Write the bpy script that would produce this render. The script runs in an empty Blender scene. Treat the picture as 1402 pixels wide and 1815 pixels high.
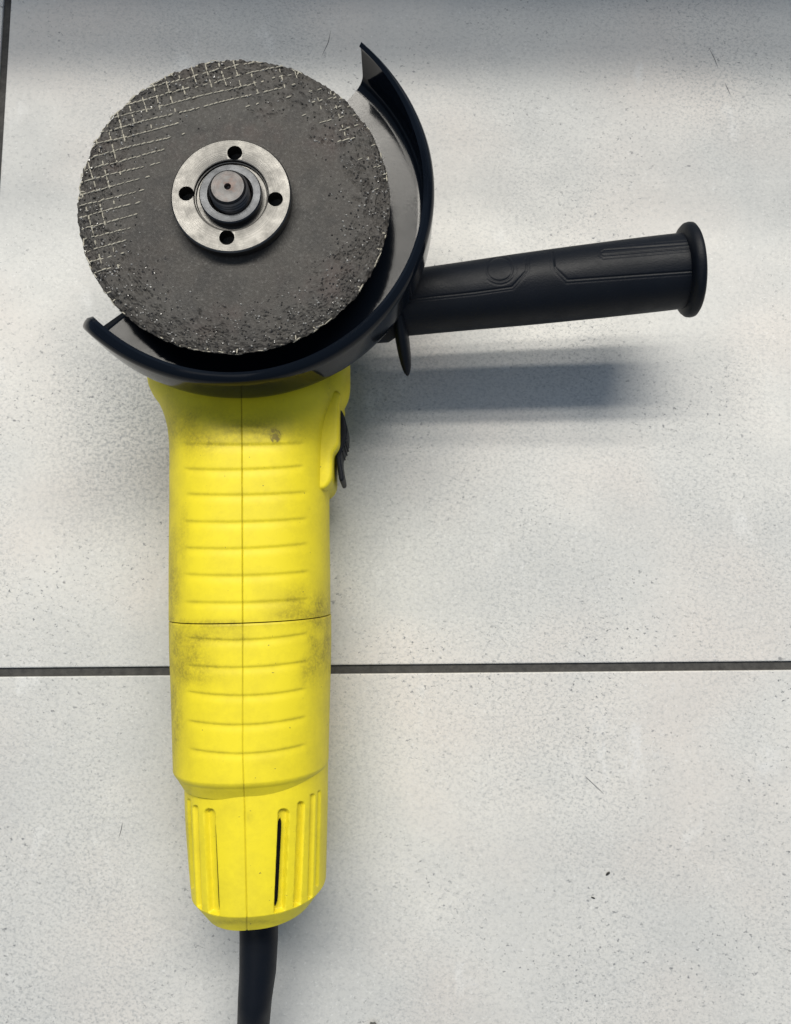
import bpy, bmesh, math, random
import numpy as np
from mathutils import Vector, noise

random.seed(7); rng = np.random.default_rng(7)
S = 0.001                                    # everything below is in millimetres
sc = bpy.context.scene
COL = sc.collection

# ------------------------------------------------------------------ camera, world, lamps, exposure
F, CX, CY = 1402.0, 701.0, 907.5             # focal length and centre in photo pixels
TILT, CAMH = math.radians(7.5), 343.9
cam = bpy.data.cameras.new('camera'); cam_o = bpy.data.objects.new('camera', cam); COL.objects.link(cam_o)
cam.sensor_fit = 'VERTICAL'; cam.sensor_height = 24.0; cam.lens = 24.0*F/1815.0
cam.clip_start = 0.01; cam.clip_end = 50
cam_o.location = (0, 0, CAMH*S); cam_o.rotation_euler = (TILT, 0, 0)
sc.camera = cam_o

w = bpy.data.worlds.new('World'); sc.world = w; w.use_nodes = True
bg = w.node_tree.nodes['Background']; bg.inputs['Color'].default_value = (0.54, 0.72, 1.0, 1); bg.inputs['Strength'].default_value = 0.31

def area(name, loc, target, sx, sy, power, color):
    L = bpy.data.lights.new(name, 'AREA'); L.shape = 'RECTANGLE'; L.size = sx; L.size_y = sy
    L.energy = power; L.color = color
    o = bpy.data.objects.new(name, L); COL.objects.link(o); o.location = loc
    d = Vector(target)-Vector(loc); o.rotation_euler = d.to_track_quat('-Z', 'Y').to_euler()
    return o
for ang_, power in ((26.0, 23), (31.0, 51), (38.5, 33)):
    area('ceiling_strip_lamp', (-0.05, 0.11+2.2*math.tan(math.radians(ang_)), 2.2), (0.0, 0.11, 0.0), 3.3, 0.11, power, (1.0, 0.955, 0.87))
area('fill_panel_lamp', (-0.7, -1.5, 2.40), (0.0, 0.0, 0.0), 1.3, 1.3, 6, (1.0, 0.965, 0.90))  # added soft fill from behind, no known fixture

sc.view_settings.view_transform = 'Standard'; sc.view_settings.look = 'None'
sc.view_settings.exposure = 0.0; sc.view_settings.gamma = 1.0; sc.view_settings.use_curve_mapping = False

# ------------------------------------------------------------------ pixel <-> space helpers
_f = np.array([0, math.sin(TILT), -math.cos(TILT)]); _u = np.array([0, math.cos(TILT), math.sin(TILT)])
def proj(P):
    P = np.asarray(P, float); d = P-np.array([0, 0, CAMH]); z = d@_f
    return np.stack([CX+F*d[..., 0]/z, CY-F*(d@_u)/z], -1)
def unp(px, py, z):
    d = np.array([1., 0, 0])*(px-CX)/F+_u*(CY-py)/F+_f
    s = (z-CAMH)/d[2]
    return np.array([d[0]*s, d[1]*s, z])
def seg_dist(Q, pts):
    "distance (pixels) from points Q to a polyline, plus signed side along y"
    best = np.full(len(Q), 1e9)
    for a, b in zip(pts[:-1], pts[1:]):
        a = np.array(a, float); b = np.array(b, float); ab = b-a
        t = np.clip(((Q-a)@ab)/(ab@ab), 0, 1)
        best = np.minimum(best, np.hypot(*(Q-(a+t[:, None]*ab)).T))
    return best
def sm(x, a, b):
    t = np.clip((x-a)/(b-a), 0, 1); return t*t*(3-2*t)
def pchip(xs, ys, x):
    "monotone cubic through control points (xs increasing)"
    xs = np.asarray(xs, float); ys = np.asarray(ys, float); h = np.diff(xs); d = np.diff(ys)/h
    m = np.zeros(len(xs)); m[0] = d[0]; m[-1] = d[-1]
    for i in range(1, len(xs)-1):
        if d[i-1]*d[i] > 0:
            w1 = 2*h[i]+h[i-1]; w2 = h[i]+2*h[i-1]; m[i] = (w1+w2)/(w1/d[i-1]+w2/d[i])
    k = np.clip(np.searchsorted(xs, x)-1, 0, len(xs)-2); t = (x-xs[k])/h[k]
    return ((1+2*t)*(1-t)**2*ys[k]+t*(1-t)**2*h[k]*m[k]+t*t*(3-2*t)*ys[k+1]+t*t*(t-1)*h[k]*m[k+1])

ROOT = np.array([-59.15, 60.0, 0.0])         # base of the grinder
SP = np.array([-59.15, 150.0])               # spindle axis
ZD = 72.0                                    # top face of the disc

# ------------------------------------------------------------------ objects
def mesh_obj(name, verts, faces, mat, parent=None, smooth=True, origin=None, attrs=None, sharp=None):
    org = ROOT if origin is None else np.asarray(origin, float)
    me = bpy.data.meshes.new(name)
    V = (np.asarray(verts, float)-org)*S
    me.from_pydata(V.tolist(), [], [tuple(int(i) for i in f) for f in faces])
    bm = bmesh.new(); bm.from_mesh(me); bmesh.ops.recalc_face_normals(bm, faces=bm.faces); bm.to_mesh(me); bm.free()
    if smooth:
        me.polygons.foreach_set('use_smooth', [True]*len(me.polygons))
        if sharp: me.set_sharp_from_angle(angle=math.radians(sharp))
    if attrs:
        for k, v in attrs.items():
            a = me.attributes.new(k, 'FLOAT', 'POINT'); a.data.foreach_set('value', np.asarray(v, np.float32))
    me.materials.append(mat); me.update()
    o = bpy.data.objects.new(name, me); COL.objects.link(o)
    if parent is not None: o.parent = parent
    return o
def grid_faces(n, m, wrap=False):
    "n rows x m columns of vertices; wrap joins last column to first"
    f = []; mm = m if wrap else m-1
    i = np.arange(n-1)[:, None]; j = np.arange(mm)[None, :]; j2 = (j+1) % m
    q = np.stack([i*m+j, i*m+j2, (i+1)*m+j2, (i+1)*m+j], -1).reshape(-1, 4)
    return q.tolist()
def loft(name, rings, mat, parent, cap0=True, cap1=True, **kw):
    n, m, _ = rings.shape
    f = grid_faces(n, m, True)
    if cap0: f.append(list(range(m)))
    if cap1: f.append(list(range((n-1)*m, n*m)))
    return mesh_obj(name, rings.reshape(-1, 3), f, mat, parent, **kw)
def lathe(name, prof, mat, parent, centre, axis=(0, 0, 1), seg=96, closed=False, **kw):
    "prof: list of (r, h) along axis from centre"
    ax = Vector(axis).normalized(); e1 = ax.orthogonal().normalized(); e2 = ax.cross(e1)
    th = np.linspace(0, 2*np.pi, seg, endpoint=False)
    circ = np.cos(th)[:, None]*np.array(e1)+np.sin(th)[:, None]*np.array(e2)
    R = np.array([np.asarray(centre)+np.array(ax)*h+circ*r for r, h in prof])
    if closed:
        n, m, _ = R.shape; R = np.concatenate([R, R[:1]], 0)
        f = grid_faces(n, m, True)
        i = (n-1)*m; f += [[i+j, i+(j+1) % m, (j+1) % m, j] for j in range(m)]
        return mesh_obj(name, R[:n].reshape(-1, 3), f, mat, parent, **kw)
    return loft(name, R, mat, parent, **kw)
def tube(name, pts, radii, mat, parent, seg=24, **kw):
    pts = np.asarray(pts, float); T = np.gradient(pts, axis=0); T /= np.linalg.norm(T, axis=1)[:, None]
    th = np.linspace(0, 2*np.pi, seg, endpoint=False); R = []
    for p, t, r in zip(pts, T, radii):
        e1 = np.cross(t, [0, 0, 1.]); e1 /= np.linalg.norm(e1); e2 = np.cross(t, e1)
        R.append(p+r*(np.cos(th)[:, None]*e1+np.sin(th)[:, None]*e2))
    return loft(name, np.array(R), mat, parent, **kw)

# ------------------------------------------------------------------ materials
def mat(name):
    m = bpy.data.materials.new(name); m.use_nodes = True
    nt = m.node_tree; b = nt.nodes['Principled BSDF']
    return m, nt, b
def N(nt, typ, **kw):
    n = nt.nodes.new(typ)
    for k, v in kw.items():
        if k.startswith('i_'): n.inputs[int(k[2:]) if k[2:].isdigit() else k[2:]].default_value = v
        else: setattr(n, k, v)
    return n
def tex(nt, scale, detail=4, rough=0.55, typ='noise', coord=None, **kw):
    if typ == 'noise':
        n = N(nt, 'ShaderNodeTexNoise'); n.inputs['Scale'].default_value = scale; n.inputs['Detail'].default_value = detail; n.inputs['Roughness'].default_value = rough
    else:
        n = N(nt, 'ShaderNodeTexVoronoi'); n.inputs['Scale'].default_value = scale
    if coord is not None: nt.links.new(coord, n.inputs['Vector'])
    return n
def ramp(nt, src, stops):
    r = N(nt, 'ShaderNodeValToRGB'); e = r.color_ramp.elements
    while len(e) < len(stops): e.new(0.5)
    for x, (p, c) in zip(e, stops):
        x.position = p; x.color = (c, c, c, 1) if isinstance(c, (int, float)) else (*c, 1)
    nt.links.new(src, r.inputs['Fac']); return r.outputs['Color']
def mixc(nt, fac, a, b, mode='MIX'):
    m = N(nt, 'ShaderNodeMix', data_type='RGBA', blend_type=mode)
    for s, v in ((0, fac), (6, a), (7, b)):
        if isinstance(v, (int, float)): m.inputs[s].default_value = v
        elif isinstance(v, tuple): m.inputs[s].default_value = (*v, 1)
        else: nt.links.new(v, m.inputs[s])
    return m.outputs[2]
def mth(nt, op, a, b=None):
    m = N(nt, 'ShaderNodeMath', operation=op)
    for i, v in ((0, a), (1, b)):
        if v is None: continue
        if isinstance(v, (int, float)): m.inputs[i].default_value = v
        else: nt.links.new(v, m.inputs[i])
    return m.outputs[0]
def bump(nt, b, h, strength, dist=0.0005):
    n = N(nt, 'ShaderNodeBump'); n.inputs['Strength'].default_value = strength; n.inputs['Distance'].default_value = dist
    nt.links.new(h, n.inputs['Height']); nt.links.new(n.outputs[0], b.inputs['Normal'])
def objco(nt): return N(nt, 'ShaderNodeTexCoord').outputs['Object']

def m_tile():
    m, nt, b = mat('concrete_look_tile'); L = nt.links
    g = N(nt, 'ShaderNodeNewGeometry').outputs['Position']
    mp = N(nt, 'ShaderNodeMapping'); L.new(g, mp.inputs[0]); mp.inputs['Scale'].default_value = (1.0, 1.15, 1); co = mp.outputs[0]
    big = tex(nt, 7, 4, .6, coord=co); mid = tex(nt, 42, 5, .65, coord=co); fin = tex(nt, 420, 4, .7, coord=co)
    c = mixc(nt, ramp(nt, big.outputs[0], [(.36, 0.), (.64, 1.)]), (.52, .52, .50), (.655, .64, .60))
    # faint pink and green drifts of the print
    hue = tex(nt, 11, 2, .5, coord=co); c = mixc(nt, ramp(nt, hue.outputs[0], [(.46, 0.), (.66, .5)]), c, (.63, .575, .525))
    c = mixc(nt, ramp(nt, mid.outputs[0], [(.30, .16), (.62, 0.)]), c, (.40, .41, .41))
    # chalky light patches
    mp2 = N(nt, 'ShaderNodeMapping'); L.new(g, mp2.inputs[0]); mp2.inputs['Scale'].default_value = (1.0, .45, 1); mp2.inputs['Location'].default_value = (.31, .07, 0)
    ch = tex(nt, 55, 3, .6, coord=mp2.outputs[0]); c = mixc(nt, ramp(nt, ch.outputs[0], [(.63, 0.), (.76, .55)]), c, (.72, .72, .70))
    c = mixc(nt, ramp(nt, fin.outputs[0], [(.34, .30), (.50, 0.)]), c, (.30, .31, .31))
    c = mixc(nt, ramp(nt, tex(nt, 640, 2, .6, coord=co).outputs[0], [(.60, 0.), (.72, .35)]), c, (.78, .78, .76))
    # dark specks: density varies over the tile
    dens = tex(nt, 16, 3, .6, coord=co)
    mp3 = N(nt, 'ShaderNodeMapping'); L.new(g, mp3.inputs[0]); mp3.inputs['Rotation'].default_value = (0, 0, .5); mp3.inputs['Scale'].default_value = (.88, 1.12, 1)
    sp = tex(nt, 480, 4, .7, coord=mp3.outputs[0])
    s = mth(nt, 'MULTIPLY', ramp(nt, sp.outputs[0], [(.595, 0.), (.655, 1.)]), ramp(nt, dens.outputs[0], [(.40, .05), (.62, 1.)]))
    c = mixc(nt, s, c, (.17, .175, .18))
    sp2 = tex(nt, 120, 2, .5, coord=mp3.outputs[0]); c = mixc(nt, ramp(nt, sp2.outputs[0], [(.755, 0.), (.785, .7)]), c, (.13, .13, .14))
    mo = tex(nt, 820, 4, .7, coord=mp3.outputs[0])
    s2 = mth(nt, 'MULTIPLY', ramp(nt, mo.outputs[0], [(.49, 0.), (.64, .7)]), ramp(nt, tex(nt, 9, 3, .6, coord=mp2.outputs[0]).outputs[0], [(.38, .12), (.62, 1.)]))
    c = mixc(nt, s2, c, (.30, .31, .315))
    for cx_, cy_, rx_, ry_, lo, hi, amt, col in ((-.118, .085, .055, .075, .47, .60, .75, (.27, .28, .285)), (-.03, .10, .10, .05, .50, .62, .45, (.27, .28, .285)), (.095, -.055, .03, .022, .52, .60, .32, (.74, .74, .73)), (.155, -.06, .010, .014, .50, .60, .3, (.74, .74, .73))):
        q = N(nt, 'ShaderNodeMapping', vector_type='TEXTURE'); L.new(g, q.inputs[0]); q.inputs['Location'].default_value = (cx_, cy_, 0); q.inputs['Scale'].default_value = (rx_, ry_, 1)
        ln = N(nt, 'ShaderNodeVectorMath', operation='LENGTH'); L.new(q.outputs[0], ln.inputs[0])
        nz = tex(nt, 620 if col[0] < .5 else 130, 4, .7, coord=co if col[0] < .5 else mp2.outputs[0])
        c = mixc(nt, mth(nt, 'MULTIPLY', ramp(nt, ln.outputs['Value'], [(.1, amt), (1.0, 0.)]), ramp(nt, nz.outputs[0], [(lo, 0.), (hi, 1.)])), c, col)
    L.new(c, b.inputs['Base Color'])
    L.new(ramp(nt, mid.outputs[0], [(.3, .50), (.7, .40)]), b.inputs['Roughness'])
    b.inputs['Specular IOR Level'].default_value = .42
    bump(nt, b, fin.outputs[0], .10, .0003)
    return m
def m_grout():
    m, nt, b = mat('dark_grout'); co = objco(nt)
    c = ramp(nt, tex(nt, 300, 4, .7, coord=co).outputs[0], [(.3, (.030, .029, .027)), (.75, (.075, .072, .066))])
    nt.links.new(c, b.inputs['Base Color']); b.inputs['Roughness'].default_value = .85
    bump(nt, b, tex(nt, 900, 3, .7, coord=co).outputs[0], .5, .0004); return m
def m_yellow():
    m, nt, b = mat('yellow_plastic'); L = nt.links; co = objco(nt)
    c = mixc(nt, ramp(nt, tex(nt, 30, 3, coord=co).outputs[0], [(.3, 0.), (.7, 1.)]), (.79, .65, .018), (.83, .69, .024))
    # rubbed-in grime: blobs where hands have held it, broken up by fine noise
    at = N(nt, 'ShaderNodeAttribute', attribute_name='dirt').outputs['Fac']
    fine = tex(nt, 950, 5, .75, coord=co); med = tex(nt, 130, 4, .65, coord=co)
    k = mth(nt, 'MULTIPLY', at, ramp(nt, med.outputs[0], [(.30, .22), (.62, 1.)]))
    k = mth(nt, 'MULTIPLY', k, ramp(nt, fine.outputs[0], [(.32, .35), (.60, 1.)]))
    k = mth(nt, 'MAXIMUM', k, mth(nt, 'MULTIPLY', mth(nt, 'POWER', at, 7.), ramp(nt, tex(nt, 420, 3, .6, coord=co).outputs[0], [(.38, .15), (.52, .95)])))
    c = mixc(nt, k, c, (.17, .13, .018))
    c = mixc(nt, ramp(nt, tex(nt, 60, 6, .75, coord=co).outputs[0], [(.43, 0.), (.72, .45)]), c, (.52, .42, .02))
    c = mixc(nt, ramp(nt, tex(nt, 620, 2, .5, coord=co).outputs[0], [(.745, 0.), (.78, .8)]), c, (.16, .12, .03))
    gl = N(nt, 'ShaderNodeAttribute', attribute_name='seam').outputs['Fac']
    c = mixc(nt, gl, c, (.13, .10, .01))
    L.new(c, b.inputs['Base Color']); b.inputs['Roughness'].default_value = .5; b.inputs['Specular IOR Level'].default_value = .35
    bump(nt, b, tex(nt, 2200, 2, .6, coord=co).outputs[0], .12, .00015); return m
def m_black_gloss():
    m, nt, b = mat('black_enamel'); co = objco(nt); L = nt.links
    b.inputs['Base Color'].default_value = (.004, .006, .010, 1)
    sc_ = tex(nt, 60, 3, .6, coord=co)
    L.new(ramp(nt, sc_.outputs[0], [(.35, .10), (.7, .16)]), b.inputs['Roughness'])
    b.inputs['Specular IOR Level'].default_value = .17
    L.new(mixc(nt, ramp(nt, tex(nt, 420, 3, .7, coord=co).outputs[0], [(.72, 0.), (.78, .7)]), (.004, .006, .010), (.04, .038, .035)), b.inputs['Base Color'])
    bump(nt, b, tex(nt, 900, 2, .5, coord=co).outputs[0], .035, .0002); return m
def m_black_plastic(name='black_plastic', col=(.0018, .0032, .0065), r=.48, grain=.30):
    m, nt, b = mat(name); co = objco(nt); L = nt.links
    L.new(mixc(nt, ramp(nt, tex(nt, 60, 4, .7, coord=co).outputs[0], [(.45, 0.), (.8, .5)]), col, tuple(x*1.5+.0015 for x in col)), b.inputs['Base Color'])
    L.new(ramp(nt, tex(nt, 90, 4, .7, coord=co).outputs[0], [(.3, r-.06), (.7, r+.1)]), b.inputs['Roughness'])
    b.inputs['Specular IOR Level'].default_value = .22
    bump(nt, b, tex(nt, 1500, 2, .6, coord=co).outputs[0], grain, .0003); return m
def m_steel(name, col, r0, r1, rust=0.0, ring=True):
    m, nt, b = mat(name); co = objco(nt); L = nt.links
    mp = N(nt, 'ShaderNodeMapping'); L.new(co, mp.inputs[0]); mp.inputs['Location'].default_value = (-(SP[0]-ROOT[0])*S, -(SP[1]-ROOT[1])*S, 0)
    sx = N(nt, 'ShaderNodeSeparateXYZ'); L.new(mp.outputs[0], sx.inputs[0])
    rad = mth(nt, 'POWER', mth(nt, 'ADD', mth(nt, 'MULTIPLY', sx.outputs[0], sx.outputs[0]), mth(nt, 'MULTIPLY', sx.outputs[1], sx.outputs[1])), .5)
    n1 = N(nt, 'ShaderNodeTexNoise', noise_dimensions='1D'); n1.inputs['Scale'].default_value = 3200; n1.inputs['Detail'].default_value = 3; L.new(rad, n1.inputs['W'])
    blot = tex(nt, 170, 5, .7, coord=co)
    c = mixc(nt, ramp(nt, blot.outputs[0], [(.40, 0.), (.72, .4)]), col, tuple(x*.55 for x in col))
    c = mixc(nt, ramp(nt, n1.outputs[0], [(.35, .30), (.6, 0.)]), c, tuple(x*.4 for x in col))
    c = mixc(nt, ramp(nt, tex(nt, 500, 4, .7, coord=co).outputs[0], [(.62, 0.), (.74, .5)]), c, tuple(min(1, x*1.3) for x in col))
    if rust:
        mk = mth(nt, 'MULTIPLY', ramp(nt, tex(nt, 210, 4, .7, coord=co).outputs[0], [(.46, 0.), (.62, rust)]), ramp(nt, rad, [(.0005, 1.), (.0048, 0.)]))
        c = mixc(nt, mk, c, (.11, .045, .025))
        L.new(mth(nt, 'SUBTRACT', 1.0, mk), b.inputs['Metallic'])
    else: b.inputs['Metallic'].default_value = 1.
    L.new(c, b.inputs['Base Color']); L.new(ramp(nt, blot.outputs[0], [(.3, r0), (.7, r1)]), b.inputs['Roughness'])
    if ring: bump(nt, b, n1.outputs[0], .16, .0002)
    return m
def m_disc():
    m, nt, b = mat('abrasive_disc'); co = objco(nt); L = nt.links
    fine = tex(nt, 900, 4, .75, coord=co); mid = tex(nt, 120, 4, .65, coord=co); big = tex(nt, 26, 3, .5, coord=co)
    c = mixc(nt, ramp(nt, big.outputs[0], [(.35, 0.), (.65, 1.)]), (.042, .037, .032), (.050, .047, .042))
    c = mixc(nt, ramp(nt, tex(nt, 38, 3, .6, coord=co).outputs[0], [(.56, 0.), (.70, .5)]), c, (.060, .042, .037))
    c = mixc(nt, ramp(nt, mid.outputs[0], [(.35, .6), (.55, 0.)]), c, (.022, .021, .020))
    c = mixc(nt, ramp(nt, fine.outputs[0], [(.58, 0.), (.72, .6)]), c, (.12, .118, .108))
    at = N(nt, 'ShaderNodeAttribute', attribute_name='pit').outputs['Fac']
    c = mixc(nt, at, c, (.017, .015, .014))
    L.new(c, b.inputs['Base Color']); b.inputs['Specular IOR Level'].default_value = .3
    L.new(ramp(nt, fine.outputs[0], [(.35, .62), (.68, .42)]), b.inputs['Roughness'])
    h = mth(nt, 'ADD', fine.outputs[0], mth(nt, 'MULTIPLY', mid.outputs[0], .8))
    bump(nt, b, h, .45, .0005); return m
def m_plain(name, col, r=.6, metal=0., spec=.5):
    m, nt, b = mat(name); co = objco(nt)
    nt.links.new(mixc(nt, ramp(nt, tex(nt, 400, 4, .7, coord=co).outputs[0], [(.35, 0.), (.65, 1.)]), col, tuple(x*.7 for x in col)), b.inputs['Base Color'])
    b.inputs['Roughness'].default_value = r; b.inputs['Metallic'].default_value = metal; b.inputs['Specular IOR Level'].default_value = spec; return m

TILE, GROUT, YEL, GLOSS, BLK = m_tile(), m_grout(), m_yellow(), m_black_gloss(), m_black_plastic()
CORD = m_black_plastic('black_rubber', (.0025, .004, .0075), .5, .1)
NUT = m_steel('machined_steel', (.125, .122, .116), .32, .46)
COLLAR = m_steel('dark_steel', (.075, .078, .083), .36, .5)
SPIN = m_steel('spindle_steel', (.10, .098, .098), .42, .55, rust=.85, ring=False)
DISC = m_disc(); FIBRE = m_plain('glass_fibre', (.44, .41, .33), .6); GRIT = m_plain('grit', (.05, .046, .042), .16, 0, .7)
SLIT_DARK = m_plain('slit_dark_paint', (.004, .004, .004), .9, 0, .1); BOARD = m_plain('shade_board_grey', (.10, .12, .15), .6)

# ------------------------------------------------------------------ floor: grout bed with tiles laid in it
YAW = math.radians(0.49); cs, sn = math.cos(YAW), math.sin(YAW)
J = unp(701, 1184.5, 0); V0 = unp(8, 75, 0)
gx = V0[0]+(V0[1]-J[1])*sn                  # where the joint lines cross
T_, G_ = 600.0, 3.7
fl = mesh_obj('floor', [(-1600, -1600, -9), (1600, -1600, -9), (1600, 1600, -9), (-1600, 1600, -9), (-1600, -1600, -1.3), (1600, -1600, -1.3), (1600, 1600, -1.3), (-1600, 1600, -1.3)],
              [(0, 1, 2, 3), (4, 5, 6, 7), (0, 1, 5, 4), (1, 2, 6, 5), (2, 3, 7, 6), (3, 0, 4, 7)], GROUT, smooth=False, origin=(0, 0, 0))
fl['kind'] = 'structure'; fl['label'] = 'pale grey concrete look floor tiles with dark joints'
hx = (T_-G_)/2; bv = .55; tv = []; tf = []
for k, (h, zz) in enumerate(((hx, -8), (hx, -bv), (hx-bv*.3, -bv*.3), (hx-bv, 0))):
    tv += [(-h, -h, zz), (h, -h, zz), (h, h, zz), (-h, h, zz)]
for k in range(3):
    for j in range(4): tf.append((k*4+j, k*4+(j+1) % 4, k*4+4+(j+1) % 4, k*4+4+j))
tf += [(0, 1, 2, 3), (12, 13, 14, 15)]
t0 = None
for i in (-2, -1, 0, 1):
    for j in (-2, -1, 0, 1):
        lx, ly = (i+.5)*T_, (j+.5)*T_
        p = (gx+lx*cs-ly*sn, J[1]+gx*sn-.3+lx*sn+ly*cs, 0)
        if t0 is None: o = t0 = mesh_obj('tile', tv, tf, TILE, fl, smooth=False, origin=(0, 0, 0))
        else: o = t0.copy(); COL.objects.link(o); o.parent = fl
        o.location = np.array(p)*S; o.rotation_euler = (0, 0, YAW)

# ------------------------------------------------------------------ the grinder
gr = bpy.data.objects.new('angle_grinder', None); COL.objects.link(gr); gr.location = ROOT*S; gr.empty_display_size = .05
gr['label'] = 'yellow angle grinder with black side handle, guard and worn grey disc'; gr['category'] = 'angle grinder'

# --- yellow housings: rings across Y, half-widths solved so the outline falls where it should
TH = np.concatenate([np.linspace(-np.pi, -1.25, 34, endpoint=False), np.linspace(-1.25, -.09, 110, endpoint=False),
                     np.linspace(-.09, .09, 46, endpoint=False), np.linspace(.09, 1.25, 110, endpoint=False), np.linspace(1.25, np.pi, 34, endpoint=False)])
def ring(cx, a, zb, zt, n, y, th=TH):
    s, c = np.sin(th), np.cos(th); zc = (zb+zt)/2; b = (zt-zb)/2
    return np.stack([cx+a*np.sign(s)*np.abs(s)**(2/n), np.full_like(s, y), zc+b*np.sign(c)*np.abs(c)**(2/n)], -1)
def solve(rows):
    out = []
    th = np.linspace(-np.pi, np.pi, 160)
    for py, xl, xr, zb, zt, n in rows:
        y = unp(440, py, 30)[1]; cx, a = unp((xl+xr)/2, py, 30)[0], 30.
        for _ in range(40):
            Q = proj(ring(cx, a, zb, zt, n, y, th)); l, r = Q[:, 0].min(), Q[:, 0].max()
            cx += ((xl+xr)-(l+r))/2*.2; a += ((xr-xl)-(r-l))/2*.2
        out.append((y, cx, a, zb, zt, n))
    return np.array(out)
def body(name, ctl, ys, disp=None, dirt=None, seam=None, extra=None):
    o = np.argsort(ctl[:, 0]); c = ctl[o]
    P = [pchip(c[:, 0], c[:, k], ys) for k in range(1, 6)]
    R = np.array([ring(P[0][i], P[1][i], P[2][i], P[3][i], P[4][i], y) for i, y in enumerate(ys)])
    if extra is not None: R = extra(R, ys)
    n, m, _ = R.shape
    dy = np.gradient(R, axis=0); dt = np.roll(R, -1, 1)-np.roll(R, 1, 1)
    nor = np.cross(dt, dy); nor /= np.linalg.norm(nor, axis=2)[..., None]+1e-9
    cen = R.mean(1, keepdims=True); sgn = np.sign(((R-cen)*nor).sum(2).mean()); nor = nor*sgn
    V = R.reshape(-1, 3); Nn = nor.reshape(-1, 3); Q = proj(V)
    facing = (((np.array([0, 0, CAMH])-V)*Nn).sum(1) > 0)
    d = np.zeros(len(V))
    if disp is not None: d = disp(Q, np.repeat(ys, m))*facing
    at = {'dirt': dirt(Q) if dirt is not None else np.zeros(len(V)), 'seam': (seam(Q)*facing if seam is not None else np.zeros(len(V)))}
    V = V+Nn*d[:, None]
    return loft(name, V.reshape(n, m, 3), YEL, gr, attrs=at, sharp=50)

SEAM = [(427.5, 640), (428.5, 760), (429, 870), (430, 1100), (430, 1340), (433, 1415), (436, 1560), (438, 1665)]
def groove(Q, pts, w, depth):
    return -depth*np.exp(-(seg_dist(Q, pts)/w)**2)
def step_groove(Q, pts, depth):
    "moulded step: crisp on the upper side, fading out below"
    p = np.array(pts, float); yl = np.polyval(np.polyfit(p[:, 0], p[:, 1], 2), Q[:, 0]); dy = Q[:, 1]-yl
    ends = sm(Q[:, 0], p[0, 0]-7, p[0, 0]+7)*(1-sm(Q[:, 0], p[-1, 0]-7, p[-1, 0]+7))
    return -depth*ends*np.where(dy < 0, np.exp(-(dy/2.2)**2), np.exp(-(dy/9.)**2))
G_FRONT = [[(330, 787), (430, 789), (538, 786)], [(330, 832), (429, 833), (534, 827)], [(332, 877), (429, 878), (541, 873)],
           [(329, 925), (429, 926), (541, 920)], [(330, 972), (429, 973), (542, 965)], [(330, 1019), (429, 1021), (544, 1014)], [(330, 1068), (429, 1069), (544, 1062)]]
G_REAR = [[(332, 1131), (376, 1135), (430, 1135), (542, 1124)], [(332, 1180), (430, 1184), (542, 1173)], [(335, 1227), (430, 1234), (539, 1222)],
          [(336, 1279), (430, 1286), (539, 1272)], [(339, 1329), (430, 1337), (539, 1321)]]
def blob(Q, x, y, rx, ry, k): return k*np.exp(-(((Q[:, 0]-x)/rx)**2+((Q[:, 1]-y)/ry)**2))
def smudge(Q):
    d = blob(Q, 345, 765, 38, 40, .55)+blob(Q, 420, 765, 90, 22, .30)+blob(Q, 540, 1070, 45, 28, .60)+blob(Q, 330, 1150, 34, 32, .75)+blob(Q, 400, 1125, 60, 18, .35)
    d += blob(Q, 565, 1140, 20, 55, .75)+blob(Q, 340, 1195, 55, 22, .45)+blob(Q, 545, 1195, 16, 22, .5)+blob(Q, 312, 1280, 16, 60, .40)+blob(Q, 585, 800, 9, 60, .5)
    d += blob(Q, 395, 1105, 110, 7, .45)+blob(Q, 540, 1090, 60, 8, .5)+blob(Q, 310, 1020, 14, 70, .30)+blob(Q, 430, 758, 140, 30, .28)+blob(Q, 305, 1180, 14, 160, .3)+blob(Q, 441, 1448, 8, 12, .25)
    d += blob(Q, 325, 940, 12, 60, .25)+blob(Q, 430, 1634, 70, 5, .45)+blob(Q, 335, 1450, 6, 60, .4)+blob(Q, 400, 1400, 60, 12, .25)
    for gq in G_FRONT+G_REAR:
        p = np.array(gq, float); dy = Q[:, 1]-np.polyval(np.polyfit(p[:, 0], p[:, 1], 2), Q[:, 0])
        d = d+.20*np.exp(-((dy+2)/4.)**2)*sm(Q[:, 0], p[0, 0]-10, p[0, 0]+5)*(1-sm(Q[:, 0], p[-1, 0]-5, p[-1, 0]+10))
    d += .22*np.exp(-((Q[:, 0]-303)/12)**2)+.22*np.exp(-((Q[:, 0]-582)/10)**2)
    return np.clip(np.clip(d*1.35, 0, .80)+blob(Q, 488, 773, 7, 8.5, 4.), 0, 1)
def front_disp(Q, V):
    d = sum(step_groove(Q, g, .32) for g in G_FRONT)
    d = d+groove(Q, SEAM, 1.1, .4)
    return d
def rear_disp(Q, V):
    return sum(step_groove(Q, g, .34) for g in G_REAR)+groove(Q, SEAM, 1.1, .3)
def seam_mask(Q): return .5*np.exp(-(seg_dist(Q, SEAM)/1.0)**2)*(1-.35*sm(Q[:, 1], 1130, 1300))

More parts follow.
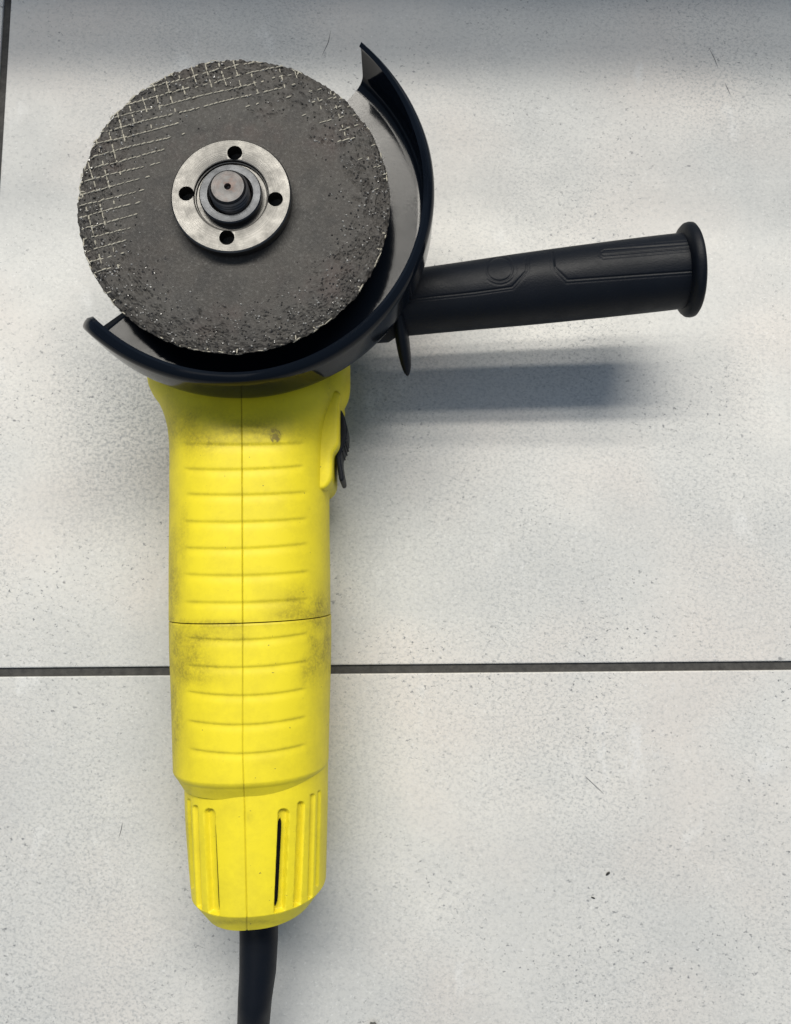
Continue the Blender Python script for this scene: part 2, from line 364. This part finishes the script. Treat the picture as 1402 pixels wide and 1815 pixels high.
front = solve([(612, 270, 615, 2.5, 50, 2.2), (650, 259, 621, 1.5, 52, 2.2), (680, 262, 621, 1.0, 53.5, 2.2), (700, 270, 619, .8, 54.5, 2.2), (720, 283, 611, .8, 55.5, 2.2),
               (740, 291, 601, .8, 56.2, 2.2), (765, 297, 592, .8, 56.8, 2.2), (800, 300, 587, .8, 57.2, 2.2), (840, 300, 585, .8, 57.5, 2.2),
               (900, 300, 584, .8, 57.7, 2.2), (1000, 299, 585, .8, 58, 2.2), (1100, 299, 586, .8, 58, 2.2)])
sleeve = solve([(1082, 299.0, 587, .5, 58.2, 2.2), (1150, 300, 587, .5, 58.2, 2.2), (1200, 302, 586, .5, 58.2, 2.2), (1300, 305, 583.5, .5, 58, 2.2), (1375, 307, 582, .5, 57.8, 2.2)])
# the seam between the two shells bows: shear the rings towards the rear on top
def bow(R, k0, k1, ys):
    t = np.linspace(k0, k1, len(ys))[:, None]; h = np.clip((R[:, :, 2]-30)/28, -.2, 1)
    x = (R[:, :, 0]-R[:, :, 0].mean(1, keepdims=True))/31
    R = R.copy(); R[:, :, 1] -= t*(h*2.4-.9*x); return R
yA = unp(440, 1093, 30)[1]; y0 = unp(440, 612, 30)[1]
body('motor_housing', front, np.linspace(y0, yA+.25, 300), front_disp, smudge, seam_mask, lambda R, ys: bow(R, 0, 1, ys))
# sleeve with rolled front edge and rear chamfer
yE = unp(433, 1378, 57.8)[1]
def sleeve_extra(R, ys):
    R = bow(R, 1, .85, ys)
    for i, y in enumerate(ys):
        k = 0.
        if y < yE: k = (yE-y)*.66*min(1, .35+(yE-y)/3.2)
        if y > yA-.7: k = (y-(yA-.7))*.5
        if k: 
            c = R[i].mean(0); d = R[i]-c; l = np.linalg.norm(d[:, [0, 2]], axis=1)[:, None]; R[i][:, [0, 2]] -= (d/l)[:, [0, 2]]*k
    return R
body('rear_sleeve', sleeve, np.concatenate([np.linspace(yA-.15, yE, 190), np.linspace(yE-.2, yE-6.2, 24)]), rear_disp, smudge, seam_mask, sleeve_extra)
# vented rear cap
cap = solve([(1360, 326, 581.5, 1.5, 54.3, 2.2), (1430, 328, 581, 1.5, 54.3, 2.2), (1500, 333, 579.5, 1.5, 54, 2.2), (1545, 337, 578.5, 1.5, 53.7, 2.2), (1600, 343, 577, 1.7, 53.2, 2.2)])
yR = unp(431, 1630, 53.4)[1]+4.0
FLUTES = [((371, 1443), (380, 1634), 9.5), ((346, 1432), (354, 1622), 4.2), ((334.5, 1419), (341, 1572), 2.4),
          ((503, 1443), (494.5, 1634), 9.5), ((534, 1427), (526, 1622), 6.0), ((554.5, 1411), (549.5, 1600), 3.8), ((566, 1404), (562, 1568), 2.4)]
def cap_disp(Q, V):
    d = groove(Q, SEAM, 1.2, .35)
    for a, b, hw in FLUTES:
        s = seg_dist(Q, [a, b]); d = np.minimum(d, -min(2.0, .28*hw+.3)*(1-sm(s, hw-2.6, hw+1.2))*sm(V, yR-.2, yR+.9))
    return d
def cap_extra(R, ys):
    R = bow(R, .6, 1.7, ys)
    for i, y in enumerate(ys):
        if y < yR:
            k = .85*(yR-y); c = R[i].mean(0); d = R[i]-c; l = np.linalg.norm(d[:, [0, 2]], axis=1)[:, None]; R[i][:, [0, 2]] -= (d/l)[:, [0, 2]]*k
    return R
cp = body('rear_cap', cap, np.concatenate([np.linspace(yE+2, yR, 190), np.linspace(yR-.25, yR-6.0, 24)]), cap_disp, smudge, seam_mask, cap_extra)
# black strips painting the dark of slits at the edge of the two widest flutes
def strip(name, a, b, w0, w1, z0, z1, m, parent):
    pa, pb = unp(*a, z0), unp(*b, z1); v = []
    n = 24
    for i in range(n+1):
        t = i/n; p = pa+(pb-pa)*t; w_ = (w0+(w1-w0)*t)*min(1, math.sqrt(max(0, 1-((t-.5)*2)**10)))/2
        for dx, dz in ((-w_, 0), (w_, 0), (w_, -1.2), (-w_, -1.2)): v.append((p[0]+dx, p[1], p[2]+dz))
    return loft(name, np.array(v).reshape(n+1, 4, 3), m, parent, smooth=False)
def cap_z(px, py):
    "height of the cap's surface under a pixel"
    o = np.argsort(cap[:, 0]); c = cap[o]; z = 53.
    for _ in range(6):
        p = unp(px, py, z); a = [pchip(c[:, 0], c[:, k], np.array([p[1]]))[0] for k in range(1, 6)]
        t = min(.999, abs(p[0]-a[0])/a[1]); z = (a[2]+a[3])/2+(a[3]-a[2])/2*(1-t**a[4])**(1/a[4])
    return z
for a, b, w0, w1, dz in (((495.5, 1450), (488, 1606), 1.3, 1.2, .55), ((382.5, 1458), (389.5, 1612), .35, .55, .45)):
    strip('vent_slit_dark', a, b, w0, w1, cap_z(*a)-dz, cap_z(*b)-dz, SLIT_DARK, cp)

# --- switch on the right flank
def prism(name, poly, z0, z1, m, parent, bev=1.0, zpoly=None, **kw):
    "outline traced at mid height, extruded between z0 and z1 with rounded edges"
    P = np.array([unp(x, y, zpoly if zpoly else (z0+z1)/2)[:2] for x, y in poly]); c = P.mean(0)
    # resample
    seg = np.vstack([P, P[:1]]); L_ = np.r_[0, np.cumsum(np.hypot(*np.diff(seg, axis=0).T))]; s = np.linspace(0, L_[-1], 90, endpoint=False)
    P = np.stack([np.interp(s, L_, seg[:, 0]), np.interp(s, L_, seg[:, 1])], -1)
    for _ in range(2): P = .25*np.roll(P, 1, 0)+.5*P+.25*np.roll(P, -1, 0)
    t = np.roll(P, -1, 0)-np.roll(P, 1, 0); nn = np.stack([t[:, 1], -t[:, 0]], -1); nn /= np.linalg.norm(nn, axis=1)[:, None]
    if ((P-c)*nn).sum() < 0: nn = -nn
    R = []
    for k in range(5):
        u = k/4*math.pi/2; R.append(np.c_[P-nn*bev*(1-math.sin(u)), np.full(len(P), z0+bev*(1-math.cos(u)))])
    for k in range(5):
        u = k/4*math.pi/2; R.append(np.c_[P-nn*bev*(1-math.cos(u)), np.full(len(P), z1-bev*(1-math.sin(u)))])
    return loft(name, np.array(R), m, parent, **kw)
sh = prism('switch_housing', [(560, 705), (604, 708), (610, 716), (606, 728), (605.5, 740), (605.5, 800), (602, 808), (594.5, 816), (594, 858), (590, 868), (580, 878), (560, 878)], 13, 42, YEL, gr, 1.6,
           attrs=None, sharp=60)
for k in ('dirt', 'seam'):
    a = sh.data.attributes.new(k, 'FLOAT', 'POINT'); a.data.foreach_set('value', np.full(len(sh.data.vertices), .12 if k == 'dirt' else 0., np.float32))
sw = prism('slide_switch', [(598, 735), (608, 736), (614, 750), (618, 768), (617, 785), (612, 800), (606, 814), (608, 830), (613, 858), (604.5, 861), (602, 845), (598, 822), (597, 812), (602, 806)], 16, 35, BLK, gr, .7, sharp=60)
for i in range(6):
    x, y = [(615.5, 768), (617.0, 775), (617.5, 782), (616.5, 789), (614, 796), (610.5, 804)][i]
    x -= 1.6; prism('ridge', [(x-6, y-6), (x-2.0, y-6), (x+2.0, y+4), (x+.9, y+5), (x-6, y+1)], 16.6, 34.2, BLK, sw, .3, smooth=False)

# --- gear housing behind the guard (dark casting) with the boss for the side handle
gh = []
for z, r in ((0, 27), (1.2, 30), (6, 32.5), (30, 33), (44, 33), (48, 31.5), (50, 29)):
    th = np.linspace(0, 2*np.pi, 72, endpoint=False)
    gh.append(np.stack([SP[0]+r*np.cos(th), SP[1]-4+r*1.03*np.sin(th), np.full_like(th, z)], -1))
loft('gear_housing', np.array(gh), BLK, gr, sharp=50)
lathe('guard_collar', [(20, 49.5), (24, 50), (24, 56.4), (20, 56.4)], GLOSS, gr, (SP[0], SP[1], 0), closed=True, sharp=40)

# --- wheel guard: plate, rounded corner, wall, rolled lip, swept round the spindle
ANG = np.radians([-140.5, -136, -125, -110, -95, -80, -60, -40, -20, 0, 15, 30, 40, 51])
RW = np.array([71.6, 71.0, 70.6, 70.4, 70.4, 70.8, 71.4, 72.0, 72.6, 73.2, 73.8, 74.3, 74.8, 75.4])
ZP, ZT = 56.6, 80.3
def guard():
    th = np.concatenate([np.linspace(ANG[0], ANG[0]+.12, 22, endpoint=False), np.linspace(ANG[0]+.12, ANG[-1]-.05, 150, endpoint=False), np.linspace(ANG[-1]-.05, ANG[-1], 10)])
    rings = []
    for t in th:
        R = pchip(ANG, RW, np.array([t]))[0]
        s0 = (t-ANG[0])*R; s1 = (ANG[-1]-t)*R                     # arc length from each end
        zt = ZT
        if s0 < 11: zt = ZP+6+(ZT-ZP-6)*math.sqrt(max(0, 1-(1-s0/11)**2))
        lip = 3.6 if s1 > 40 else 1.4+2.2*s1/40
        lip = (lip+2.2*max(0, 1-s0/60))*min(1, .5+s0/10)
        inner = [(21, ZP+1.6), (R-6, ZP+1.6)]
        for k in range(1, 6): u = k/5*math.pi/2; inner.append((R-6+4.4*math.sin(u), ZP+1.6+4.4*(1-math.cos(u))))
        inner += [(R-1.6, zt-4.5)]
        for k in range(1, 6): u = k/5*1.25; inner.append((R-1.6-lip*(1-math.cos(u)), zt-4.5+3.4*math.sin(u)/math.sin(1.25)))
        outer = []
        for k in range(6): u = (5-k)/5*1.25; outer.append((R-(lip+.5)*(1-math.cos(u)), zt-4.5+4.4*math.sin(u)/math.sin(1.25)))
        outer += [(R, ZP+7)]
        for k in range(6): u = k/5*math.pi/2; outer.append((R-4.5+4.5*math.cos(u), ZP+4.5-4.5*math.sin(u)))
        outer += [(21, ZP)]
        rings.append([(SP[0]+r*math.cos(t), SP[1]+r*math.sin(t), z) for r, z in inner+outer])
    # the plate stops short of the wall's swept end on the lower left
    R = np.array(rings)
    return R
GR = guard()
PLATE_END = math.radians(-138)
def clip_plate(R):
    "slide the plate's columns forward so that its edge is cut back from the tip of the wall"
    n, m, _ = R.shape
    for i in range(n):
        for j in range(m):
            p = R[i, j]; r = math.hypot(p[0]-SP[0], p[1]-SP[1]); t = math.atan2(p[1]-SP[1], p[0]-SP[0])
            rw = pchip(ANG, RW, np.array([t]))[0]
            lim = PLATE_END if r < rw-6.2 else PLATE_END+(ANG[0]-PLATE_END)*min(1, (r-(rw-6.2))/4.6)
            if p[2] < ZP+7.01 and t < lim:
                R[i, j, 0] = SP[0]+r*math.cos(lim); R[i, j, 1] = SP[1]+r*math.sin(lim)
    return R
loft('wheel_guard', clip_plate(GR), GLOSS, gr, sharp=35)

# --- abrasive disc
def disc():
    nt_, rs = 760, np.concatenate([np.linspace(9, 34, 40), np.linspace(34.4, 57.4, 120)])
    th = np.linspace(0, 2*np.pi, nt_, endpoint=False)
    edge = np.array([57.2+.40*noise.noise((math.cos(t)*9, math.sin(t)*9, 3))+.28*noise.noise((math.cos(t)*38, math.sin(t)*38, 7)) for t in th])
    V = []; pit = []
    for r in rs:
        k = (r-34)/(57.4-34); wear = max(0, k)
        for j, t in enumerate(th):
            rr = r if r < 50 else 50+(r-50)*(edge[j]-50)/7.4
            x, y = rr*math.cos(t), rr*math.sin(t); z = 0.; p = 0.
            if wear > 0:
                a = math.degrees(t) % 360
                side = .55+.45*max(math.exp(-((a-150)/55)**2), math.exp(-((a-270)/75)**2), math.exp(-((a-355)/30)**2), .8*math.exp(-((a+5)/30)**2))
                n1 = noise.fractal((x*.42, y*.42, 1.3), .8, 2.1, 3); n2 = noise.noise((x*1.6, y*1.6, 5.1)); n0 = noise.noise((x*.13, y*.13, 9.))
                q = n1*.7+n2*.55+n0*.5+(wear*1.15-.72)*side*1.25
                p = min(1, max(0, q*1.5)); z = -.5*p-(.25*max(0, n2)*p)
                z += -.9*max(0, (wear-.86)/.14)**2*(.6+.8*n1)
            V.append((x, y, z)); pit.append(p*.15)
    m = nt_; n = len(rs); V = np.array(V); F_ = grid_faces(n, m, True)
    # rim and underside
    low = V[(n-1)*m:].copy(); low[:, :2] *= .997; low[:, 2] = -1.7
    low2 = low.copy(); low2[:, :2] *= .985; low2[:, 2] = -3.2
    inn = V[:m].copy(); inn[:, 2] = -3.2
    V = np.vstack([V, low, low2, inn]); pit += [.3]*3*m
    for k in range(3):
        a = (n-1+k)*m; F_ += [(a+j, a+(j+1) % m, a+m+(j+1) % m, a+m+j) for j in range(m)]
    a = (n+2)*m; F_ += [(a+j, a+(j+1) % m, (j+1) % m, j) for j in range(m)]
    return V+np.array([SP[0], SP[1], ZD]), F_, pit, edge
dv, df, dp, EDGE = disc()
dk = mesh_obj('grinding_disc', dv, df, DISC, gr, attrs={'pit': dp}, sharp=70)
# height lookup on the disc
_top = dv[:160*760].reshape(160, 760, 3); _rs = np.concatenate([np.linspace(9, 34, 40), np.linspace(34.4, 57.4, 120)])
def dz_at(x, y):
    r = math.hypot(x, y); t = math.atan2(y, x) % (2*math.pi)
    return _top[min(159, int(np.searchsorted(_rs, r))), int(t/(2*math.pi)*760) % 760, 2]
def bits(name, items, m, parent):
    "many small spindle-shaped or faceted bits joined into one part"
    V = []; F_ = []
    for c, d, l, w_ in items:
        d = np.array(d)/np.linalg.norm(d); e1 = np.cross(d, [0, 0, 1.]) if abs(d[2]) < .9 else np.cross(d, [1., 0, 0]); e1 /= np.linalg.norm(e1); e2 = np.cross(e1, d)
        b = len(V); V.append(c-d*l/2)
        for s in (-.27, .27):
            for k in range(5):
                a = k*2*math.pi/5; V.append(c+d*l*s+w_*(math.cos(a)*e1+math.sin(a)*e2))
        V.append(c+d*l/2)
        for k in range(5):
            k2 = (k+1) % 5; F_ += [(b, b+1+k2, b+1+k), (b+1+k, b+1+k2, b+6+k2, b+6+k), (b+6+k, b+6+k2, b+11)]
    o = mesh_obj(name, V, F_, m, parent, smooth=True, sharp=60); o['kind'] = 'stuff'; return o
def presence(x, y, kind):
    r = math.hypot(x, y); a = math.degrees(math.atan2(y, x)) % 360
    if r > 56.6: return 0
    tl = math.exp(-((a-140)/42)**2); rt = math.exp(-((a-38)/26)**2); lf = math.exp(-((a-190)/24)**2); tp = math.exp(-((a-88)/22)**2)
    inner = 57-(20*tl+10*rt+13*lf+12*tp)*(1 if kind == 0 else .55)-1.5
    if r < inner-9: return 0
    fade = min(1, max(0, (r-inner+5)/7))
    return fade*(.95*tl+.42*rt+.6*lf+.45*tp)*(1 if kind == 0 else (.62 if r > 46 else .16))
items = []; ANG0 = math.radians(15)
for kind, ang in ((0, ANG0), (1, ANG0+math.pi/2+.05)):
    d = np.array([math.cos(ang), math.sin(ang)]); nrm = np.array([-d[1], d[0]]); step = 4.4 if kind == 0 else 5.2
    for row in range(-13, 14):
        off = row*step+random.uniform(-.1, .1); keep = 0
        u = -60
        while u < 60:
            L_ = random.uniform(1.3, 2.3); wob = .15*math.sin(u*.21+row*2.1)
            p = d*u+nrm*(off+wob)
            pr = presence(p[0], p[1], kind)
            keep = .55*keep+.45*random.random()
            if random.random() < min(.97, pr*1.25) and (keep < .74 or pr > .6):
                tilt = ang+(.16 if kind == 0 else -.1)+random.uniform(-.08, .08)
                z = dz_at(*p)
                items.append((np.array([SP[0]+p[0], SP[1]+p[1], z+.16]), (math.cos(tilt), math.sin(tilt), random.uniform(-.05, .05)), L_*1.05, random.uniform(.16, .32)))
            u += L_*.93
# frayed ends all along the rim
t = 0.
while t < 2*math.pi:
    a = math.degrees(t); e = EDGE[int(t/(2*math.pi)*760) % 760]; l = random.uniform(1.0, 3.4)
    up = math.exp(-((a-135)/62)**2); dn = math.exp(-((a-268)/45)**2); rt = max(math.exp(-((a-40)/30)**2), math.exp(-((a-335)/22)**2)*.8)
    if random.random() < .10+.75*up+.42*dn+.30*rt:
        r = e-random.uniform(-.05, .5); tl = t+math.pi/2+random.uniform(-.2, .2)
        z = ZD-random.uniform(.2, 1.6)
        items.append((np.array([SP[0]+r*math.cos(t), SP[1]+r*math.sin(t), z]), (math.cos(tl), math.sin(tl), random.uniform(-.2, .2)), l*1.25, random.uniform(.16, .30+.14*up)))
        if random.random() < .3: items.append((np.array([SP[0]+(r-.8)*math.cos(t), SP[1]+(r-.8)*math.sin(t), ZD-.35]), (math.cos(t+random.uniform(-.5, .5)), math.sin(t), .05), random.uniform(.9, 2.2), random.uniform(.2, .34)))
    t += l/57.*random.uniform(.8, 1.1)
bits('fibre_strands', items, FIBRE, dk)
items = []
while len(items) < 1700:
    t = random.uniform(0, 2*math.pi); r = 57*math.sqrt(random.uniform(.12, 1)); a = math.degrees(t)
    pr = (max(0, (r-30)/27))**1.7*(.35+.65*max(math.exp(-((a-215)/45)**2), math.exp(-((a-285)/55)**2), math.exp(-((a-355)/28)**2), math.exp(-(a/30)**2), .5*math.exp(-((a-150)/40)**2)))
    x, y = r*math.cos(t), r*math.sin(t)
    pr *= .35+1.1*max(0, noise.noise((x*.35, y*.35, 2.)))*2
    if random.random() > pr or r > EDGE[int(t/(2*math.pi)*760) % 760]-.3: continue
    s = random.uniform(.16, .40)
    items.append((np.array([SP[0]+x, SP[1]+y, dz_at(x, y)+.05]), (random.uniform(-1, 1), random.uniform(-1, 1), random.uniform(-.6, .6)), s*random.uniform(1.6, 2.6), s))
bits('glint_grains', items[::4], m_plain('glint_grit', (.34, .33, .31), .18, 0, .9), dk)  # grains coloured paler to stand in for glints of the grit
items = [q for k, q in enumerate(items) if k % 4]
bits('grit_grains', items, GRIT, dk)
for p in dk.children:
    if 'grains' in p.name: p.data.polygons.foreach_set('use_smooth', [False]*len(p.data.polygons))

# --- clamp nut, collar and spindle
def cut(o, cutters):
    for c in cutters:
        md = o.modifiers.new('cut', 'BOOLEAN'); md.operation = 'DIFFERENCE'; md.solver = 'EXACT'; md.object = c
    dg = bpy.context.evaluated_depsgraph_get(); dg.update()
    me = bpy.data.meshes.new_from_object(o.evaluated_get(dg)); o.modifiers.clear(); old = o.data; o.data = me; me.name = old.name
    for c in cutters: bpy.data.objects.remove(c)
    me.set_sharp_from_angle(angle=math.radians(30))
c3 = (SP[0], SP[1], ZD)
nut = lathe('clamp_nut', [(9, .3), (20.6, .3), (21.5, .9), (21.7, 1.6), (21.7, 4.5), (21.2, 5.0), (13.9, 5.05), (13.5, 4.9), (13.2, 4.2), (12.9, 4.1), (12.6, 3.5), (9, 3.3)], NUT, gr, c3, closed=True, sharp=28)
hol = []
for px, py in ((416, 271), (330, 343), (488, 353), (402, 421)):
    p = unp(px, py, ZD+5); hol.append(lathe('pin_hole', [(2.75, -6), (2.75, 8)], NUT, gr, (p[0], p[1], ZD), seg=40))
bpy.context.view_layer.update(); cut(nut, hol)
lathe('spindle_collar', [(7.6, .5), (11.0, .5), (11.2, 1.2), (11.2, 5.9), (10.8, 6.35), (8.3, 6.4), (7.9, 6.1), (7.6, 5.4)], COLLAR, gr, c3, closed=True, sharp=28)
# spindle with thread turns, chamfer and centre drilling
prof = [(6.9, -20)]
h = .5
while h < 8.6:
    prof += [(6.35, h), (7.0, h+.55), (7.0, h+.85), (6.35, h+1.35)]; h += 1.6
prof += [(6.3, 9.4), (5.95, 10.5), (5.75, 10.8), (1.25, 10.8), (1.0, 10.4), (.9, 9.2), (.05, 8.6)]
spn = lathe('spindle', prof, SPIN, gr, c3, seg=72, sharp=32)

# --- side handle
hA, hB = unp(712, 538.6, 39.5), unp(1219, 479.4, 49.5); hd = (hB-hA)/np.linalg.norm(hB-hA); HL = np.linalg.norm(hB-hA)
sh_ = bpy.data.objects.new('side_handle', None); COL.objects.link(sh_); sh_.parent = gr
e1 = np.array([-hd[1], hd[0], 0]); e1 /= np.linalg.norm(e1); e2 = np.cross(hd, e1)
def grip():
    th = np.concatenate([np.linspace(-2.0, 2.0, 300), np.linspace(2.0, 2*np.pi-2.0, 42)[1:-1]])      # 0 = up
    ss = np.linspace(0, HL-1.5, 330)
    rr = pchip([0, 20, 55, 85, 100, HL], [12.8, 13.2, 14.05, 14.4, 14.45, 14.35], ss)
    R = hA+ss[:, None, None]*hd+rr[:, None, None]*(np.sin(th)[None, :, None]*e1+np.cos(th)[None, :, None]*e2)
    n, m, _ = R.shape; V = R.reshape(-1, 3)
    Nn = np.broadcast_to(np.sin(th)[None, :, None]*e1+np.cos(th)[None, :, None]*e2, R.shape).reshape(-1, 3)
    Q = proj(V); fac = (((np.array([0, 0, CAMH])-V)*Nn).sum(1) > 0); d = np.zeros(len(V))
    circ = [(885.5+23*math.cos(a), 477+21*math.sin(a)) for a in np.linspace(0, 2*np.pi, 40)]
    circ2 = [(885.5+29.5*math.cos(a), 477+27.5*math.sin(a)) for a in np.linspace(-1.0, 2.4, 30)]
    A = [(720, 531), (840, 518), (907.5, 508.7), (933, 480), (932.6, 458)]
    A2 = [(720, 536), (840, 523), (909.5, 513), (937, 482), (936.5, 455)]
    B = [(980, 447.5), (983.5, 474), (1006, 496), (1228, 480.4)]
    B2 = [(974, 446), (977.5, 476), (1003.5, 502), (1228, 486)]
    sl = [(1224, 439.6), (1071, 452.2), (1066.5, 450), (1066.5, 446), (1071, 442.8), (1224, 431.8)]
    sl2 = [(1224, 445), (1070, 458), (1062, 452), (1062, 443), (1070, 438), (1224, 426)]
    for pts, w_, k in ((circ, 1.5, .28), (circ2, 1.5, .15), (A, 1.6, .34), (A2, 1.6, .16), (B, 1.6, .34), (B2, 1.6, .16), (sl, 1.4, .26), (sl2, 1.4, .13)):
        d -= k*np.exp(-(seg_dist(Q, pts)/w_)**2)
    V = V+Nn*(d*fac)[:, None]
    loft('grip', V.reshape(n, m, 3), BLK, sh_, sharp=60)
grip()
lathe('end_flange', [(13.2, HL-3.0), (14.9, HL-2.7), (16.9, HL-1.9), (17.8, HL-.9), (18.05, HL+.3), (17.9, HL+1.4), (17.0, HL+2.1), (13, HL+2.5), (0.5, HL+2.6)], BLK, sh_, hA, axis=hd, seg=120, sharp=50)
# boss and hand guard between grip and gear housing
lathe('threaded_boss', [(10, -32), (14, -24), (14.5, -7), (12.5, -3), (12.5, 1)], BLK, sh_, hA, axis=hd, seg=64, sharp=40)
def hand_guard():
    # blade seen edge-on: teardrop in the plane across the handle, 36 mm long on the lower side
    out = []
    L_ = np.linspace(0, 1, 40)
    R = []
    top, tip = 15.5, np.linalg.norm((unp(719, 666, 36)-hA)[:2])
    for u in L_:
        y = top-(top+tip)*u                        # along e1
        hw = 15.5*math.sqrt(max(0.0, 1-((u-.30)/.30)**2)) if u < .30 else 15.5*(1-((u-.30)/.70)**1.7)**.8 if u < 1 else 0
        hw = max(hw, .5); th_ = 2.75*math.sqrt(max(.02, 1-max(0, (u-.62)/.38)**2.4))
        lean = .6+2.0*max(0, u-.42)
        rr = []
        for a in np.linspace(0, 2*np.pi, 28, endpoint=False):
            s_, c_ = math.sin(a), math.cos(a)
            rr.append(hA+hd*(lean-2.2+th_*np.sign(c_)*abs(c_)**.75)+e1*y+e2*(hw*np.sign(s_)*abs(s_)**.8-6*max(0, u-.4)))
        R.append(rr)
    loft('hand_guard', np.array(R), BLK, sh_, sharp=50)
hand_guard()

# --- power cord with its strain relief
yb = yR-8.5
pc = tube('strain_relief', [(unp(457.5, 1640, 27)[0], yb+4, 27), (unp(457.5, 1655, 27)[0], yb-2, 27), (unp(458, 1700, 26.5)[0], yb-12, 26.5), (unp(456, 1760, 25)[0], yb-24, 25), (unp(450.5, 1815, 23)[0], yb-35, 22.5), (unp(446, 1860, 20)[0], yb-50, 18.0)],
          [7.4, 7.3, 7.2, 6.9, 6.4, 6.0], CORD, gr, seg=40)
x_ = unp(446, 1860, 20)[0]
tube('power_cord', [(x_+.6, yb-44, 20.5), (x_-.5, yb-54, 16), (x_-3, yb-75, 9), (x_-5, yb-110, 4.2), (x_, yb-160, 4), (x_+18, yb-260, 4), (x_+70, yb-400, 4), (x_+150, yb-520, 4)], [4]*8, CORD, gr, seg=24)

# ------------------------------------------------------------------ low shelf added out of view to keep the lamp off the far end of the floor
def shade_board():
    yb_, zb_, t_ = 424., 300., 20.
    r_ = bpy.data.objects.new('added_shade_board', None); COL.objects.link(r_); r_.location = (0, (yb_+150)*S, 0)
    r_['label'] = 'added unseen grey shelf beyond the tool, shading the floor'; r_['category'] = 'shade_board'
    def box(n, a, b):
        v = [(x, y, z) for z in (a[2], b[2]) for y in (a[1], b[1]) for x in (a[0], b[0])]
        o = mesh_obj(n, v, [(0, 1, 3, 2), (4, 5, 7, 6), (0, 1, 5, 4), (2, 3, 7, 6), (0, 2, 6, 4), (1, 3, 7, 5)], BOARD, r_, smooth=False, origin=(0, yb_+150, 0))
    box('shade_board_top', (-900, yb_, zb_), (900, yb_+300, zb_+t_))
    box('shade_board_side', (-900, yb_+4, 0), (-878, yb_+300, zb_-.2)); box('shade_board_side', (878, yb_+4, 0), (900, yb_+300, zb_-.2))
shade_board()

# ------------------------------------------------------------------ hairline scratches in the tiles and a few crumbs lying on them
SCR = m_plain('scratch_dirt', (.17, .17, .175), .8)
for pts in ([(1256, 84), (1266, 103), (1273, 121)], [(1285, 147), (1290, 158), (1295, 169)], [(1036, 1375), (1052, 1390), (1070, 1407)], [(217, 1458), (215, 1470), (211, 1484)], [(586, 55), (582, 75), (570, 100)]):
    P = np.array([unp(x, y, .05) for x, y in pts]); n = 13; t = np.linspace(0, 1, n)
    C_ = np.stack([np.interp(t, [0, .5, 1], P[:, k]) for k in range(3)], -1); C_[1:-1] = (C_[:-2]+2*C_[1:-1]+C_[2:])/4
    d = np.gradient(C_, axis=0); nn = np.stack([-d[:, 1], d[:, 0], 0*d[:, 0]], -1); nn /= np.linalg.norm(nn, axis=1)[:, None]
    w_ = (.05+.16*np.sin(np.pi*t)*(.7+.3*rng.random(n)))[:, None]
    mesh_obj('scratch', np.vstack([C_-nn*w_, C_+nn*w_]), [(i, i+1, n+i+1, n+i) for i in range(n-1)], SCR, fl, smooth=False, origin=(0, 0, 0))
def crumb(px, py, sx, sy, sz, rot, m, label):
    c = unp(px, py, 0); bm = bmesh.new(); bmesh.ops.create_icosphere(bm, subdivisions=2, radius=1.0)
    for v in bm.verts:
        k = 1+.35*noise.noise(v.co*1.7+Vector((px, py, 0))); v.co = Vector((v.co.x*sx*k, v.co.y*sy*k, max(-.92, v.co.z*k)*sz+sz*.92))*S
    me = bpy.data.meshes.new('crumb'); bm.to_mesh(me); bm.free(); me.materials.append(m)
    o = bpy.data.objects.new('crumb', me); COL.objects.link(o); o.location = (c[0]*S, c[1]*S, 0); o.rotation_euler = (0, 0, rot)
    o['label'] = label; o['category'] = 'crumb'; o['group'] = 'crumbs of dirt lying on the tiles'
DARK = m_plain('dirt', (.02, .019, .018), .8); GREY = m_plain('grey_grit', (.10, .10, .095), .7)
crumb(1077, 1548, 1.0, .45, .4, .65, DARK, 'tiny slanted black crumb on the tile below the joint')
crumb(1051, 1591, .9, .3, .25, -.35, DARK, 'thinner dark sliver of dirt beside the tiny black crumb')
crumb(661, 1817, 2.0, 1.8, 1.2, .2, GREY, 'grey grit pebble on the tile to the right of the power cord')
